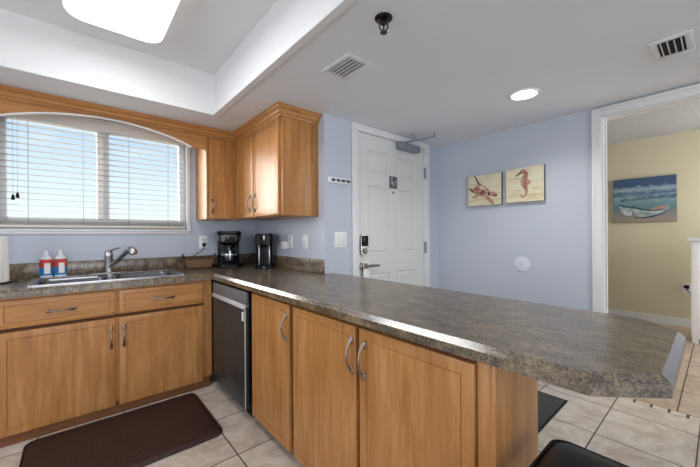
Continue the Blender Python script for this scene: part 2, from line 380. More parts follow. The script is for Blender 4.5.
# entry door
dr = thing('door_1', 'white six panel entry door with keypad lock', 'door', ((DX0+DX1)/2, YD+.04, 0), kind='structure')
lx0, lx1, lz0, lz1, yf = DX0+.012, DX1-.012, 0.008, DZ-.012, YD+.012
xs = [lx0, 1.985, 2.270, 2.385, 2.665, lx1]; zs = [lz0, .22, .868, 1.05, 1.662, 1.785, 1.985, lz1]
mb = MB(); bm = mb.bm
gv = [[bm.verts.new((x, yf, z)) for z in zs] for x in xs]
pf = []
for i in range(len(xs)-1):
    for j in range(len(zs)-1):
        f = bm.faces.new((gv[i][j], gv[i+1][j], gv[i+1][j+1], gv[i][j+1]))
        if i in (1, 3) and j in (1, 3, 5): pf.append(f)
bm.normal_update()
for f in pf:
    bmesh.ops.inset_region(bm, faces=[f], thickness=.010, depth=-.014)
    bmesh.ops.inset_region(bm, faces=[f], thickness=.010, depth=0)
    bmesh.ops.inset_region(bm, faces=[f], thickness=.022, depth=.011)
bmesh.ops.recalc_face_normals(bm, faces=bm.faces)
mb.box(lx0, lx1, yf+.012, yf+.045, lz0, lz1)
obj('door_leaf', mb, door_m, dr, ang=25)
jm = MB()
jm.box(DX0-.062, DX0+.010, YD-.016, YD, 0, DZ+.002, .004).box(DX1-.010, DX1+.075, YD-.016, YD, 0, DZ+.002, .004).box(DX0-.062, DX1+.075, YD-.016, YD, DZ-.008, ZC-.002, .004)
jm.box(DX0, DX0+.010, YD, YD+.10, 0, DZ).box(DX1-.010, DX1, YD, YD+.10, 0, DZ).box(DX0, DX1, YD, YD+.10, DZ-.010, DZ)
obj('door_frame', jm, trim_m, dr)
for z in (1.865, 1.085, .30):
    obj('hinge', MB().box(DX1-.016, DX1+.004, YD-.020, YD-.004, z-.06, z+.06, .002).cyl((DX1-.006, YD-.022, z-.058), .006, .116), closer_m, dr)
# keypad lock
lk = obj('keypad_lock', MB().prism([(1.922+.048*math.copysign(abs(math.cos(a))**.5, math.cos(a)), 1.135+.092*math.copysign(abs(math.sin(a))**.6, math.sin(a))) for a in [2*math.pi*i/40 for i in range(40)]], yf-.028, yf, 'xz'), nickel, dr)
obj('keypad_screen', MB().box(1.884, 1.960, yf-.034, yf-.026, 1.122, 1.214, .004), black_m, lk)
obj('thumb_turn', MB().lathe([(.024, 0), (.024, -.012), (.018, -.018)], (1.922, yf-.026, 1.080), axis='y').box(1.917, 1.927, yf-.05, yf-.04, 1.060, 1.100, .003), pewter, lk)
lv = obj('lever_handle', MB().lathe([(.045, 0), (.045, -.008), (.036, -.016), (.018, -.018), (.018, -.05), (.012, -.055)], (1.925, yf, .945), axis='y').tube([(1.925, yf-.048, .945), (1.99, yf-.05, .946), (2.085, yf-.046, .944)], [.014, .012, .010]), pewter, dr)
obj('peephole', MB().lathe([(.012, 0), (.012, -.005), (.006, -.006)], (2.322, yf, 1.625), axis='y'), silver, dr)
pq = obj('door_plaque', MB().box(2.272, 2.378, yf-.008, yf, 1.665, 1.778, .002), plaque_m, dr)
obj('plaque_figure', MB().tube([(2.325+.030*math.cos(a), yf-.010, 1.722+.034*math.sin(a)) for a in [math.radians(d) for d in range(-250, 60, 15)]], .0065).sphere((2.320, yf-.010, 1.722), .013, (1, .3, 1)).tube([(2.292, yf-.010, 1.765), (2.300, yf-.010, 1.74)], .004).tube([(2.330, yf-.010, 1.712), (2.352, yf-.010, 1.690)], .004), silver, pq)
cl = obj('door_closer', MB().box(2.365, 2.655, yf-.085, yf-.004, 2.045, 2.112, .012).box(2.37, 2.43, yf-.06, yf-.004, 2.108, 2.118, .003), closer_m, dr)
obj('closer_arm', MB().tube([(2.45, yf-.045, 2.098), (2.45, yf-.045, 2.128)], .014).tube([(2.45, yf-.045, 2.122), (2.52, yf-.17, 2.132), (2.60, YD-.27, 2.152)], .013, flat=.5).tube([(2.60, YD-.27, 2.150), (2.60, YD-.27, ZC-.002)], .010), closer_m, cl)
tg = thing('door_hanger', 'white paper hang tag looped over the entry door lever', 'tag', (1.945, yf-.03, .80))
obj('card', MB().box(1.900, 1.978, yf-.031, yf-.029, .80, .925, .0008).box(1.900, 1.910, yf-.031, yf-.029, .925, .975, .0008).box(1.950, 1.978, yf-.031, yf-.029, .925, .975, .0008).box(1.900, 1.978, yf-.031, yf-.029, .972, .990, .0008), white_m, tg)

# ------------------------------------------------------------------ pulls
def pull(parent, c, axis, out, length=.13, mat=None, h=.026):
    c = Vector(c); axis = Vector(axis); out = Vector(out); pts = []; rads = []
    N = 16
    for i in range(N+1):
        s = -1 + 2*i/N
        pts.append(c + axis*(s*length*.42) + out*(.004 + h*(1-abs(s)**2.6))); rads.append(.0044 + .0036*abs(s)**3 + (.0016 if abs(s) < .2 else 0))
    mb = MB().tube(pts, rads)
    for s in (-1, 1):
        mb.sphere(c + axis*(s*length*.42) + out*.004, .0125, tuple(1.35 if abs(a) > .5 else (.55 if abs(o) > .5 else .9) for a, o in zip(axis, out)), 12)
    return obj('handle' if abs(axis.z) > .5 else 'pull', mb, mat or pewter, parent)

# ------------------------------------------------------------------ sink base cabinet
YF = 2.70; XF = .866; ZB, ZTOP = .058, .852
cab = thing('sink_cabinet', 'maple sink base cabinet with two drawer fronts below the window', 'cabinet', (-.02, 3.0, 0))
body = MB().box(-.93, .844, YF+.022, YF+.042, .085, .868).box(-.93, .836, YF+.042, 3.33, .085, .105).box(-.93, -.912, YF+.042, 3.33, .105, .868).box(.818, .836, YF+.042, 3.33, .105, .868).box(-.912, .818, 3.31, 3.33, .105, .868)
obj('body', body, wood_v, cab)
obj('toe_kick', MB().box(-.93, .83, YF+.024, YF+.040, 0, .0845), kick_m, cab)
obj('face_gap', MB().box(-.90, .785, YF+.0205, YF+.0222, .665, .688), inner_m, cab)
for (x0, x1, hx, px) in ((-.343, .2075, .183, -.066), (.228, .7715, .254, .500), (-.90, -.363, -.39, -.63)):
    d = obj('door', MB().panel_slab(x0, x1, YF, YF+.020, ZB+.006, .664, (0, -1, 0)), wood_v, cab)
    pull(d, (hx, YF, .536), (0, 0, 1), (0, -1, 0), .145)
    w = obj('drawer', MB().panel_slab(x0, x1, YF, YF+.020, .686, .850, (0, -1, 0), .036), wood_h, cab)
    pull(w, (px, YF, .764), (1, 0, 0), (0, -1, 0), .135)

# ------------------------------------------------------------------ dishwasher
dwt = thing('dishwasher', 'dark stainless dishwasher between sink cabinet and peninsula', 'dishwasher', (1.1, 2.33, 0))
Y0, Y1 = 2.034, 2.668
obj('tub', MB().box(.872, 1.46, Y0+.008, Y1-.004, .10, .862), black_soft, dwt)
obj('door', MB().box(.840, .868, Y0, Y1, .075, .745, .004), dw_steel, dwt)
cp = obj('control_panel', MB().box(.840, .868, Y0, Y1, .768, .848, .004).box(.850, .868, Y0, Y1, .745, .768), dw_panel, dwt)
obj('control_light', MB().cyl((.8405, 2.15, .808), .006, -.002, 'x', 12), black_m, cp)
obj('handle', MB().box(.829, .854, Y0+.006, Y1-.006, .736, .766, .006), dw_bar, dwt)
obj('toe_panel', MB().box(.90, .915, Y0+.008, Y1-.004, .0, .10), black_soft, dwt)
obj('sticker', MB().box(.8388, .8402, 2.055, 2.085, .655, .715), white_m, dwt)
obj('edge_strip', MB().box(.8385, .844, Y0-.001, Y0+.004, .08, .74, .001), dw_bar, dwt)

# ------------------------------------------------------------------ peninsula cabinets
def pen_cab(name, label, y0, y1, doors, endpanel=None):
    t = thing(name, label, 'cabinet', (1.02, (y0+y1)/2, 0))
    bb = MB().box(XF+.022, XF+.042, y0, y1, .085, .862).box(XF+.042, 1.165, y0, y1, .085, .105).box(1.15, 1.17, y0, y1, .105, .862).box(XF+.042, 1.15, y1-.018, y1, .105, .862)
    if not endpanel: bb.box(XF+.042, 1.15, y0, y0+.018, .105, .862)
    obj('body', bb, wood_v, t)
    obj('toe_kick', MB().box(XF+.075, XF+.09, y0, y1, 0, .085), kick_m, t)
    obj('face_gap', MB().box(XF+.0205, XF+.0222, y0+.004, y1-.004, .10, .848), inner_m, t)
    for d0, d1, hy in doors:
        d = obj('door', MB().panel_slab(XF, XF+.020, d0, d1, ZB-.004, .846, (-1, 0, 0)), wood_v, t)
        pull(d, (XF, hy, .724), (0, 0, 1), (-1, 0, 0), .150)
    return t
pen_cab('base_cabinet', 'narrow single door maple base cabinet beside the dishwasher', 1.493, 2.022, [(1.516, 1.990, 1.541)])
pc = pen_cab('base_cabinet', 'two door maple base cabinet at the open end of the peninsula', .425, 1.490, [(.978, 1.474, 1.000), (.466, .956, .926)], True)
obj('end_panel', MB().box(XF+.010, 1.185, .408, .425, .0, .866, .002), wood_v, pc)
obj('end_stile', MB().box(XF+.012, XF+.0225, .425, .462, .085, .866, .001), wood_v, pc)

# ------------------------------------------------------------------ countertop
def boolean(o, cutter):
    md = o.modifiers.new('cut', 'BOOLEAN'); md.operation = 'DIFFERENCE'; md.object = cutter; md.solver = 'EXACT'
    bpy.context.view_layer.update()
    ev = o.evaluated_get(bpy.context.evaluated_depsgraph_get()); me = bpy.data.meshes.new_from_object(ev)
    o.modifiers.clear(); old = o.data; nm = old.name; o.data = me; bpy.data.meshes.remove(old); me.name = nm
    bpy.data.objects.remove(cutter)
ZCT, ZCB = .914, .868
out = [(-.95, 2.678), (.842, 2.678), (.842, .188), (.962, .070), (1.430, .074), (1.556, .190), (1.602, 1.85), (1.602, YD-.001), (XS-.001, YD-.001), (XS-.001, YW-.001), (-.95, YW-.001)]
mb = MB().prism(out, ZCB, ZCT)
bm = mb.bm; bmesh.ops.recalc_face_normals(bm, faces=bm.faces); bm.edges.ensure_lookup_table()
es = []
for e in bm.edges:
    if all(abs(v.co.z-ZCT) < 1e-5 for v in e.verts):
        for i in range(7):
            p, q = Vector(out[i]), Vector(out[i+1])
            a_, b_ = e.verts[0].co.xy, e.verts[1].co.xy
            if ((a_-p).length < 1e-4 and (b_-q).length < 1e-4) or ((a_-q).length < 1e-4 and (b_-p).length < 1e-4): es.append(e)
bmesh.ops.bevel(bm, geom=es, offset=.017, segments=1, affect='EDGES')
bm.normal_update()
for f in bm.faces:
    if 0.3 < abs(f.normal.z) < 0.95: f.material_index = 1
ct = obj('countertop', mb, counter_m, loc=(0, 0, 0), smooth=False); ct.data.materials.append(edge_lam)
SX0, SX1, SY0, SY1 = -.232, .664, 2.752, 3.290
cut = obj('cutter', MB().box(SX0+.02, SX1-.02, SY0+.02, SY1-.02, .8, 1.0), counter_m, smooth=False)
boolean(ct, cut)
tag(ct, 'L shaped brown grey speckled laminate countertop with clipped peninsula corners and a sloped shiny edge', 'countertop')
obj('backsplash', MB().box(-.95, XS-.020, YW-.020, YW-.001, ZCT, 1.026, .003), counter_m, ct)
obj('backsplash', MB().box(XS-.020, XS-.001, YD+.004, YW-.021, ZCT, 1.026, .003), counter_m, ct)

# ------------------------------------------------------------------ sink and faucet
sk = thing('kitchen_sink', 'double bowl stainless steel sink set into the counter under the window', 'sink', ((SX0+SX1)/2, 3.0, ZCT))
def rrect(x0, x1, y0, y1, r, n=6):
    pts = []
    for cx, cy, a0 in ((x1-r, y1-r, 0), (x0+r, y1-r, 90), (x0+r, y0+r, 180), (x1-r, y0+r, 270)):
        for i in range(n+1):
            a = math.radians(a0 + 90*i/n); pts.append((cx+r*math.cos(a), cy+r*math.sin(a)))
    return pts
rim = obj('rim', MB().prism(rrect(SX0, SX1, SY0, SY1, .03), ZCT+.0005, ZCT+.007), rim_steel_lit, sk)
BW = [(SX0+.035, .212-.018, SY0+.024, SY1-.080), (.212+.018, SX1-.035, SY0+.024, SY1-.080)]
for b4 in BW:
    cu = obj('cutter', MB().prism(rrect(*b4, .06), .85, 1.0), bowl_steel_shaded, smooth=False)
    boolean(rim, cu)
for (x0, x1, y0, y1) in BW:
    m_ = MB(); rings = []
    for g, z in ((-.003, ZCT+.0055), (.003, ZCT+.002), (.012, ZCT-.02), (.020, ZCT-.14), (.045, ZCT-.168), (.10, ZCT-.172)):
        rings.append([m_.bm.verts.new((p[0], p[1], z)) for p in rrect(x0+g, x1-g, y0+g, y1-g, max(.02, .06-g*.3))])
    for a_, b_ in zip(rings, rings[1:]):
        for i in range(len(a_)): m_.bm.faces.new((a_[i], a_[(i+1) % len(a_)], b_[(i+1) % len(a_)], b_[i]))
    m_.bm.faces.new(rings[-1])
    bo = obj('bowl', m_, bowl_steel_shaded, sk)
    obj('drain', MB().lathe([(.042, 0), (.042, .003), (.030, .001), (.006, .001)], ((x0+x1)/2, (y0+y1)/2, ZCT-.1718)), chrome, bo)
fc = thing('faucet', 'brushed nickel pull out faucet behind the sink divider', 'faucet', (.208, 3.235, ZCT+.006))
Z0 = ZCT+.009; fx, fy = .208, 3.235
obj('body', MB().lathe([(.034, 0), (.034, .006), (.028, .012), (.0275, .130), (.029, .135), (.029, .160), (.024, .178), (.010, .186)], (fx, fy, Z0)), nickel, fc)
obj('deck_plate', MB().prism([(fx+p[0], fy+p[1]) for p in rrect(-.125, .125, -.026, .026, .025)], Z0, Z0+.006), nickel, fc)
obj('lever', MB().tube([(fx, fy-.004, Z0+.174), (fx+.03, fy-.03, Z0+.192), (fx+.068, fy-.066, Z0+.206)], [.014, .010, .006], flat=.6), nickel, fc)
wand = obj('spray_wand', MB().tube([(fx+.004, fy-.01, Z0+.050), (fx+.04, fy-.06, Z0+.092), (fx+.082, fy-.12, Z0+.146), (fx+.108, fy-.157, Z0+.180)], [.018, .017, .017, .019]), nickel, fc)
obj('spray_head', MB().tube([(fx+.100, fy-.145, Z0+.170), (fx+.116, fy-.168, Z0+.188), (fx+.132, fy-.188, Z0+.190), (fx+.142, fy-.200, Z0+.176), (fx+.146, fy-.206, Z0+.158)], [.020, .028, .031, .031, .027]), nickel, wand)

# ------------------------------------------------------------------ soap bottles
lab_red = paint('label_red', (206, 70, 58), .4, 4, 0); lab_blue = paint('label_blue', (40, 128, 190), .4, 6, 0)
bottle_w = paint('bottle_white', (224, 230, 236), .25, 2, 0)
def bottle(x, y, label):
    t = thing('soap_bottle', label, 'bottle', (x, y, ZCT+.0005), rz=math.radians(-4), group='soap bottles beside the sink')
    def ov(r0, z0, r1, z1): return MB().lathe([(r0, z0), (r1, z1)], seg=32, sy=.62)
    obj('bottle', MB().lathe([(.028, 0), (.035, .004), (.036, .010), (.036, .135), (.032, .150), (.020, .162), (.014, .168), (.014, .172)], seg=32, sy=.62), bottle_w, t)
    obj('blue_label', ov(.0366, .016, .0366, .076), lab_blue, t)['label'] = 'blue lower half of the label'
    obj('red_label', ov(.0366, .076, .0366, .136), lab_red, t)['label'] = 'red upper half of the label'
    m_ = MB(); n = 8; vs = []
    for i in range(n+1):
        a_ = math.radians(-90 - 12 + 54*i/n)
        vs.append([m_.bm.verts.new((.0374*math.cos(a_), .0374*.62*math.sin(a_), z)) for z in (.030, .108)])
    for p, q in zip(vs, vs[1:]): m_.bm.faces.new((p[0], q[0], q[1], p[1]))
    obj('white_label', m_, white_m, t)
    obj('cap', MB().lathe([(.0155, .166), (.0155, .178), (.011, .184), (.008, .200), (.006, .206)], seg=20), white_m, t)
    return t
bottle(-.164, 3.312, 'red and blue labelled soap bottle nearer the paper towel roll')
bottle(-.084, 3.314, 'red and blue labelled soap bottle nearer the faucet')

# ------------------------------------------------------------------ paper towel
pt = thing('paper_towel_holder', 'black wire paper towel holder standing on the counter left of the sink', 'holder', (-.405, 3.10, ZCT+.0008))
obj('base', MB().lathe([(.078, 0), (.078, .006), (.070, .010), (.01, .010)], (-.405, 3.10, ZCT+.0008)).tube([(-.33, 3.09, ZCT+.006), (-.305, 3.08, ZCT+.012), (-.29, 3.07, ZCT+.008)], .005), black_m, pt)
obj('rod', MB().tube([(-.405, 3.10, ZCT+.01), (-.405, 3.10, 1.222)], .006).tube([(-.405+.018*math.cos(a), 3.10, 1.240+.018*math.sin(a)) for a in [2*math.pi*i/18 for i in range(18)]], .004, closed=True), black_m, pt)
towel_m = paint('paper_towel', (240, 240, 238), .9, 2, .2, 90)
rl = MB().lathe([(.020, 0), (.064, 0), (.0655, .004), (.0655, .298), (.064, .302), (.020, .302), (.020, 0)], (-.405, 3.10, ZCT+.0105), 40)
tr = thing('paper_towel_roll', 'white paper towel roll on the black holder at the left edge', 'paper towel', (-.405, 3.10, ZCT+.0105))
obj('roll', rl, towel_m, tr)
obj('loose_sheet', MB().tube([(-.372, 3.043, ZCT+.150)]*2, .001, 3) if False else MB().prism([(-.352, 3.064), (-.342, 3.070), (-.334, 3.082), (-.331, 3.096), (-.333, 3.097), (-.336, 3.083), (-.344, 3.072), (-.353, 3.066)], ZCT+.014, ZCT+.305), towel_m, tr)

# ------------------------------------------------------------------ basket
wick, t, b = base_mat('wicker', (120, 92, 66), .7)
wv = t.nodes.new('ShaderNodeTexWave'); wv.wave_type = 'BANDS'; wv.bands_direction = 'Z'; wv.inputs['Scale'].default_value = 22; wv.inputs['Distortion'].default_value = 3; wv.inputs['Detail'].default_value = 2
tcn = t.nodes.new('ShaderNodeTexCoord'); t.links.new(tcn.outputs['Object'], wv.inputs['Vector'])
r = ramp(t, wv.outputs[0], [(.1, (74, 54, 40)), (.5, (126, 98, 72)), (.9, (164, 136, 106))]); t.links.new(r.outputs[0], b.inputs['Base Color']); bump(t, b, wv.outputs[0], .6, .004)
wick_dk = paint('wicker_dark', (92, 66, 46), .7, 8, .2)
bk = thing('wicker_basket', 'brown wicker basket beside the coffee maker under the outlet', 'basket', (.893, 3.222, ZCT+.0005), rz=math.radians(-6))
m_ = MB(); rings = []
for g, z in ((.022, 0), (.004, .055), (-.006, .095), (.004, .095), (.014, .055), (.030, .008)):
    rings.append([m_.bm.verts.new((p[0], p[1], z)) for p in rrect(-.125+g, .125-g, -.072+g, .072-g, .03)])
for a_, b_ in zip(rings, rings[1:]):
    for i in range(len(a_)): m_.bm.faces.new((a_[i], a_[(i+1) % len(a_)], b_[(i+1) % len(a_)], b_[i]))
m_.bm.faces.new(rings[0]); m_.bm.faces.new(rings[-1])
obj('body', m_, wick, bk)
def ring3(g, z): return [(p[0], p[1], z) for p in rrect(-.125+g, .125-g, -.072+g, .072-g, .03)]
obj('rim', MB().tube(ring3(-.003, .096), .008, 8, True).tube(ring3(.020, .008), .007, 8, True), wick_dk, bk)
for s in (-1, 1):
    obj('handle', MB().tube([(s*.128, -.035, .094), (s*.137, -.03, .118), (s*.141, 0, .132), (s*.137, .03, .118), (s*.128, .035, .094)], .007, 8), black_soft if s < 0 else wick_dk, bk)

def loft(levels):
    m_ = MB(); rg = [[m_.bm.verts.new((p[0], p[1], z)) for p in rrect(x0, x1, y0, y1, r)] for x0, x1, y0, y1, r, z in levels]
    for a_, b_ in zip(rg, rg[1:]):
        for i in range(len(a_)): m_.bm.faces.new((a_[i], a_[(i+1) % len(a_)], b_[(i+1) % len(a_)], b_[i]))
    m_.bm.faces.new(rg[0]); m_.bm.faces.new(rg[-1]); return m_
# ------------------------------------------------------------------ drip coffee maker
cm = thing('coffee_maker', 'black drip coffee maker with silver band and glass carafe', 'coffee maker', (1.150, 3.165, ZCT+.0005), rz=math.radians(-16))
obj('base', loft([(-.114, .114, -.137, .10, .06, 0), (-.116, .116, -.139, .10, .06, .014), (-.108, .108, -.130, .096, .06, .040), (-.098, .098, -.12, .09, .05, .046)]), black_m, cm)
obj('warming_plate', MB().lathe([(.072, .044), (.072, .048), (.06, .049)], (0, -.045, 0)), black_soft, cm)
obj('column', MB().prism(rrect(-.100, .100, .020, .098, .03), .040, .25), black_m, cm)
hd = obj('brew_head', loft([(-.072, .072, -.10, .095, .05, .222), (-.092, .092, -.118, .098, .06, .238), (-.108, .108, -.125, .100, .06, .318), (-.110, .110, -.127, .100, .06, .330)]), black_m, cm)
m_ = MB()
fpts = rrect(-.1095, .1095, -.127, .100, .06)
sel = [p for p in fpts if p[1] < -.03]
sel.sort(key=lambda p: p[0])
vs = [[m_.bm.verts.new((p[0]*k_, p[1]*k_, z)) for z, k_ in ((.252, .925), (.312, 1.0))] for p in sel]
for p, q in zip(vs, vs[1:]): m_.bm.faces.new((p[0], q[0], q[1], p[1]))
bd = obj('control_band', m_, base_mat('smoked_chrome', (120, 122, 128), .2, .9)[0], hd); bd['label'] = 'silver control band'
obj('display', MB().box(-.005, .045, -.131, -.126, .268, .300, .002), black_m, bd)
obj('button', MB().cyl((-.035, -.126, .284), .012, -.006, 'y', 16), black_m, bd)
obj('lid', MB().prism(rrect(-.112, .112, -.130, .104, .06), .330, .344).prism(rrect(-.10, .10, -.115, .09, .05), .344, .350), black_m, cm)
ca = obj('carafe', MB().lathe([(.055, .050), (.068, .060), (.074, .100), (.070, .140), (.056, .180), (.050, .198)], (0, -.045, 0), 32), carafe_m, cm)
obj('carafe_lid', MB().lathe([(.056, .196), (.056, .214), (.04, .222)], (0, -.045, 0)), black_m, ca)
obj('carafe_band', MB().lathe([(.0735, .120), (.0725, .134)], (0, -.045, 0), 32), silver, ca)
obj('carafe_handle', MB().tube([(.045, -.095, .205), (.065, -.135, .205), (.072, -.150, .17), (.070, -.148, .11), (.056, -.100, .085)], .010, 10), black_m, ca)
obj('cup_gauge', MB().box(-.009, .009, -.121, -.117, .075, .165, .001), silver, ca)
# cord and outlet
def plate(name, label, c, n, w=.075, h=.122, kind='outlet', cat='outlet', group=None):
    """wall plate centred at c on a wall with normal n ('-y' or '-x')"""
    t = thing(name, label, cat, c, group=group); x, y, z = c
    def bx(a0, a1, z0, z1, d0, d1, bev=.002):
        if n == '-y': return MB().box(x+a0, x+a1, y-d1, y-d0, z+z0, z+z1, bev)
        return MB().box(x-d1, x-d0, y+a0, y+a1, z+z0, z+z1, bev)
    obj('plate', bx(-w/2, w/2, -h/2, h/2, 0, .006), white_m, t)
    if kind == 'outlet':
        for s in (-.026, .026):
            so = obj('socket', bx(-.017, .017, s-.017, s+.017, .005, .009), trim_m, t)
            m2 = bx(-.008, -.005, s-.006, s+.008, .0085, .0094, 0)
            m2.bm.free(); 
            obj('slot', bx(-.009, -.006, s-.004, s+.009, .0085, .0095, 0), dark_m, so); obj('slot', bx(.006, .009, s-.004, s+.009, .0085, .0095, 0), dark_m, so)
    elif kind == 'rocker':
        obj('rocker', bx(-.017, .017, -.034, .034, .005, .010), white_m, t)
    elif kind == 'toggle2':
        for a_ in (-.024, .024):
            obj('switch', bx(a_-.016, a_+.016, -.033, .033, .005, .010), trim_m, t)
            for s in (-.043, .043): obj('screw', bx(a_-.004, a_+.004, s-.004, s+.004, .005, .0078, 0), pewter, t)
    return t
plate('wall_outlet', 'white wall outlet with a black plug below the corner wall cabinet', (.965, YW, 1.160), '-y')
cd = thing('power_cord', 'black coffee maker cord hanging from the outlet behind the basket', 'cord', (.968, YW-.012, 1.09))
obj('plug', MB().box(.953, .981, YW-.040, YW-.0100, 1.118, 1.150, .005), black_m, cd)
obj('cable', MB().tube([(.966, YW-.034, 1.122), (.960, YW-.036, 1.095), (.930, YW-.034, 1.065), (.885, YW-.032, 1.042), (.860, YW-.032, 1.02), (.90, YW-.034, .955), (1.0, YW-.034, .925), (1.12, 3.29, .925)], .004, 8), black_m, cd)
plate('wall_outlet', 'white wall outlet with a plugged in adapter left of the blank switch plate', (XS, 2.577, 1.160), '-x')
ad = thing('plug_in_adapter', 'white square plug in adapter in the outlet by the pod brewer', 'adapter', (XS-.01, 2.625, 1.132))
obj('housing', MB().box(XS-.055, XS-.0100, 2.585, 2.665, 1.096, 1.162, .007), white_m, ad)
obj('prong_collar', MB().box(XS-.0102, XS-.0095, 2.59, 2.61, 1.12, 1.14), trim_m, ad)
plate('light_switch', 'single white rocker switch plate on the return wall under the wall cabinet', (XS, 2.327, 1.160), '-x', kind='rocker', cat='switch')
plate('double_switch', 'double white switch plate on the wall left of the entry door', (1.662, YD, 1.182), '-y', .128, .124, 'toggle2', 'switch')

# ------------------------------------------------------------------ pod brewer
pb = thing('pod_coffee_brewer', 'slim black single cup coffee brewer in the counter corner', 'coffee maker', (1.378, 2.862, ZCT+.0005), rz=math.radians(-27))
obj('base', MB().prism(rrect(-.080, .080, -.155, .062, .03), 0, .022), black_m, pb)
obj('drip_tray', MB().prism(rrect(-.055, .055, -.140, -.04, .03), .022, .027), black_soft, pb)
obj('body', MB().prism(rrect(-.075, .075, -.045, .062, .03), .02, .24), black_m, pb)
hd = obj('head', MB().prism(rrect(-.080, .080, -.135, .064, .04), .225, .312).prism(rrect(-.072, .072, -.125, .056, .04), .312, .324).lathe([(.030, .195), (.036, .216)], (0, -.085, 0)), black_m, pb)
obj('lid_handle', MB().box(-.008, .008, -.144, -.132, .262, .312, .004), silver, hd)
obj('trim_strip', MB().box(-.052, -.042, -.052, -.043, .03, .215, .002), silver, pb); obj('trim_strip', MB().box(.042, .052, -.052, -.043, .03, .215, .002), silver, pb)
obj('tray_latch', MB().sphere((0, -.152, .012), .010, (1, .5, .8), 12), silver, pb)
for z in (.050, .075): obj('button', MB().cyl((.0745, .03, z), .009, .003, 'x', 14), silver, pb)

# ------------------------------------------------------------------ wall cabinets, crown, valance
def crown_profile(proj=.055, h=.075):
    # (out, z) from the cabinet face to the ceiling
    return [(0, ZC-h), (.008, ZC-h), (.012, ZC-h+.014), (.024, ZC-h+.024), (.030, ZC-h+.040), (.046, ZC-h+.052), (.050, ZC-h+.060), (proj, ZC-h+.062), (proj, ZC-.001), (0, ZC-.001)]
YU = 3.027; XU = 1.170; ZU = 1.372
uw = thing('wall_cabinet', 'narrow one door maple wall cabinet right of the window', 'cabinet', (1.03, 3.2, ZU))
obj('body', MB().box(.900, XU-.002, YU+.004, YW-.002, ZU, 2.11), wood_v, uw)
obj('face_frame', MB().box(.898, .915, YU-.008, YU+.004, ZU, 2.115, .001).box(1.132, XU-.002, YU-.008, YU+.004, ZU, 2.115, .001).box(.915, 1.132, YU-.004, YU+.004, 2.09, 2.115), wood_v, uw)
d = obj('door', MB().panel_slab(.918, 1.130, YU-.018, YU+.003, ZU+.006, 2.098, (0, -1, 0), .045), wood_v, uw)
pull(d, (.945, YU-.018, 1.495), (0, 0, 1), (0, -1, 0), .13)
# return wall cabinet
us = thing('wall_cabinet', 'two door maple wall cabinet above the coffee makers with its plain side showing', 'cabinet', (1.34, 2.6, ZU))
YS0 = 2.132
obj('body', MB().box(XU+.020, XS-.002, YS0, YU-.012, ZU, 2.125, .001), wood_v, us)
obj('face_frame', MB().box(XU+.004, XU+.0195, YS0, YS0+.05, ZU, 2.125, .001).box(XU+.004, XU+.0195, 2.598, 2.628, ZU, 2.125).box(XU+.004, XU+.0195, YS0+.05, 3.0, 2.09, 2.125).box(XU+.004, XU+.0195, 2.985, YU-.012, ZU, 2.125), wood_v, us)
for y0, y1, hy in ((2.165, 2.605, 2.568), (2.617, 3.003, 2.660)):
    d = obj('door', MB().panel_slab(XU-.016, XU+.003, y0, y1, ZU+.006, 2.112, (-1, 0, 0), .05), wood_v, us)
    pull(d, (XU-.016, hy, 1.498), (0, 0, 1), (-1, 0, 0), .15)
# crown of the return wall cabinet: along its front and round its side
def sweep_crown(path, outs, prof):
    m_ = MB(); rings = []
    for (x, y), (ox, oy) in zip(path, outs):
        rings.append([m_.bm.verts.new((x+ox*p[0], y+oy*p[0], p[1])) for p in prof])
    for a_, b_ in zip(rings, rings[1:]):
        for i in range(len(prof)): m_.bm.faces.new((a_[i], a_[(i+1) % len(prof)], b_[(i+1) % len(prof)], b_[i]))
    m_.bm.faces.new(rings[0]); m_.bm.faces.new(rings[-1])
    return m_
PR = crown_profile()
XC = XU-.004; YC = YU-.010
obj('crown_moulding', sweep_crown([(XC, YC), (XC, YS0), (XS-.002, YS0)], [(-1, -1), (-1, -1), (0, -1)], PR), wood_hy, us, ang=20)
va = thing('window_valance', 'maple arched valance board with crown moulding over the window', 'valance', (.2, 3.03, 2.0))
pts = [(-.95, 2.112), (-.95, 2.000), (-.42, 1.996), (-.37, 2.002)]
N = 28
for i in range(1, N):
    x = -.37 + 1.145*i/N; s = (x-.2025)/.5725
    pts.append((x, 2.002 + .108*(1-abs(s)**2.0)**.92))
pts += [(.775, 2.002), (.80, 1.996), (.897, 1.996), (.897, 2.112)]
obj('arched_board', MB().prism(pts, YU-.010, YU+.010, 'xz'), wood_h, va)
obj('top_board', MB().box(-.95, XU-.060, YU-.010, YU+.010, 2.113, ZC-.002), wood_h, va)
cm_ = sweep_crown([(-.95, YC), (XC, YC)], [(0, -1), (-1, -1)], PR)
x = -.94
while x < XC-.05:
    cm_.box(x, x+.007, YC-.0150, YC-.006, ZC-.0745, ZC-.0655); x += .0125
obj('crown_moulding', cm_, wood_h, va, ang=20)
lit_edge = trim_m
# thin white strip painting in the lit lower edge of the arch
m_ = MB(); ap = pts[3:-4+1]
vs = [[m_.bm.verts.new((p[0], y, p[1]-dz)) for y, dz in ((YU-.0125, 0.006), (YU+.012, 0.006), (YU+.012, -.0015), (YU-.0125, -.0015))] for p in ap]
for p, q in zip(vs, vs[1:]):
    for i in range(4): m_.bm.faces.new((p[i], p[(i+1) % 4], q[(i+1) % 4], q[i]))
m_.bm.faces.new(vs[0]); m_.bm.faces.new(vs[-1])
eb = obj('edge_strip', m_, white_m, va); eb['label'] = 'white strip painting the lit edge of the arch'

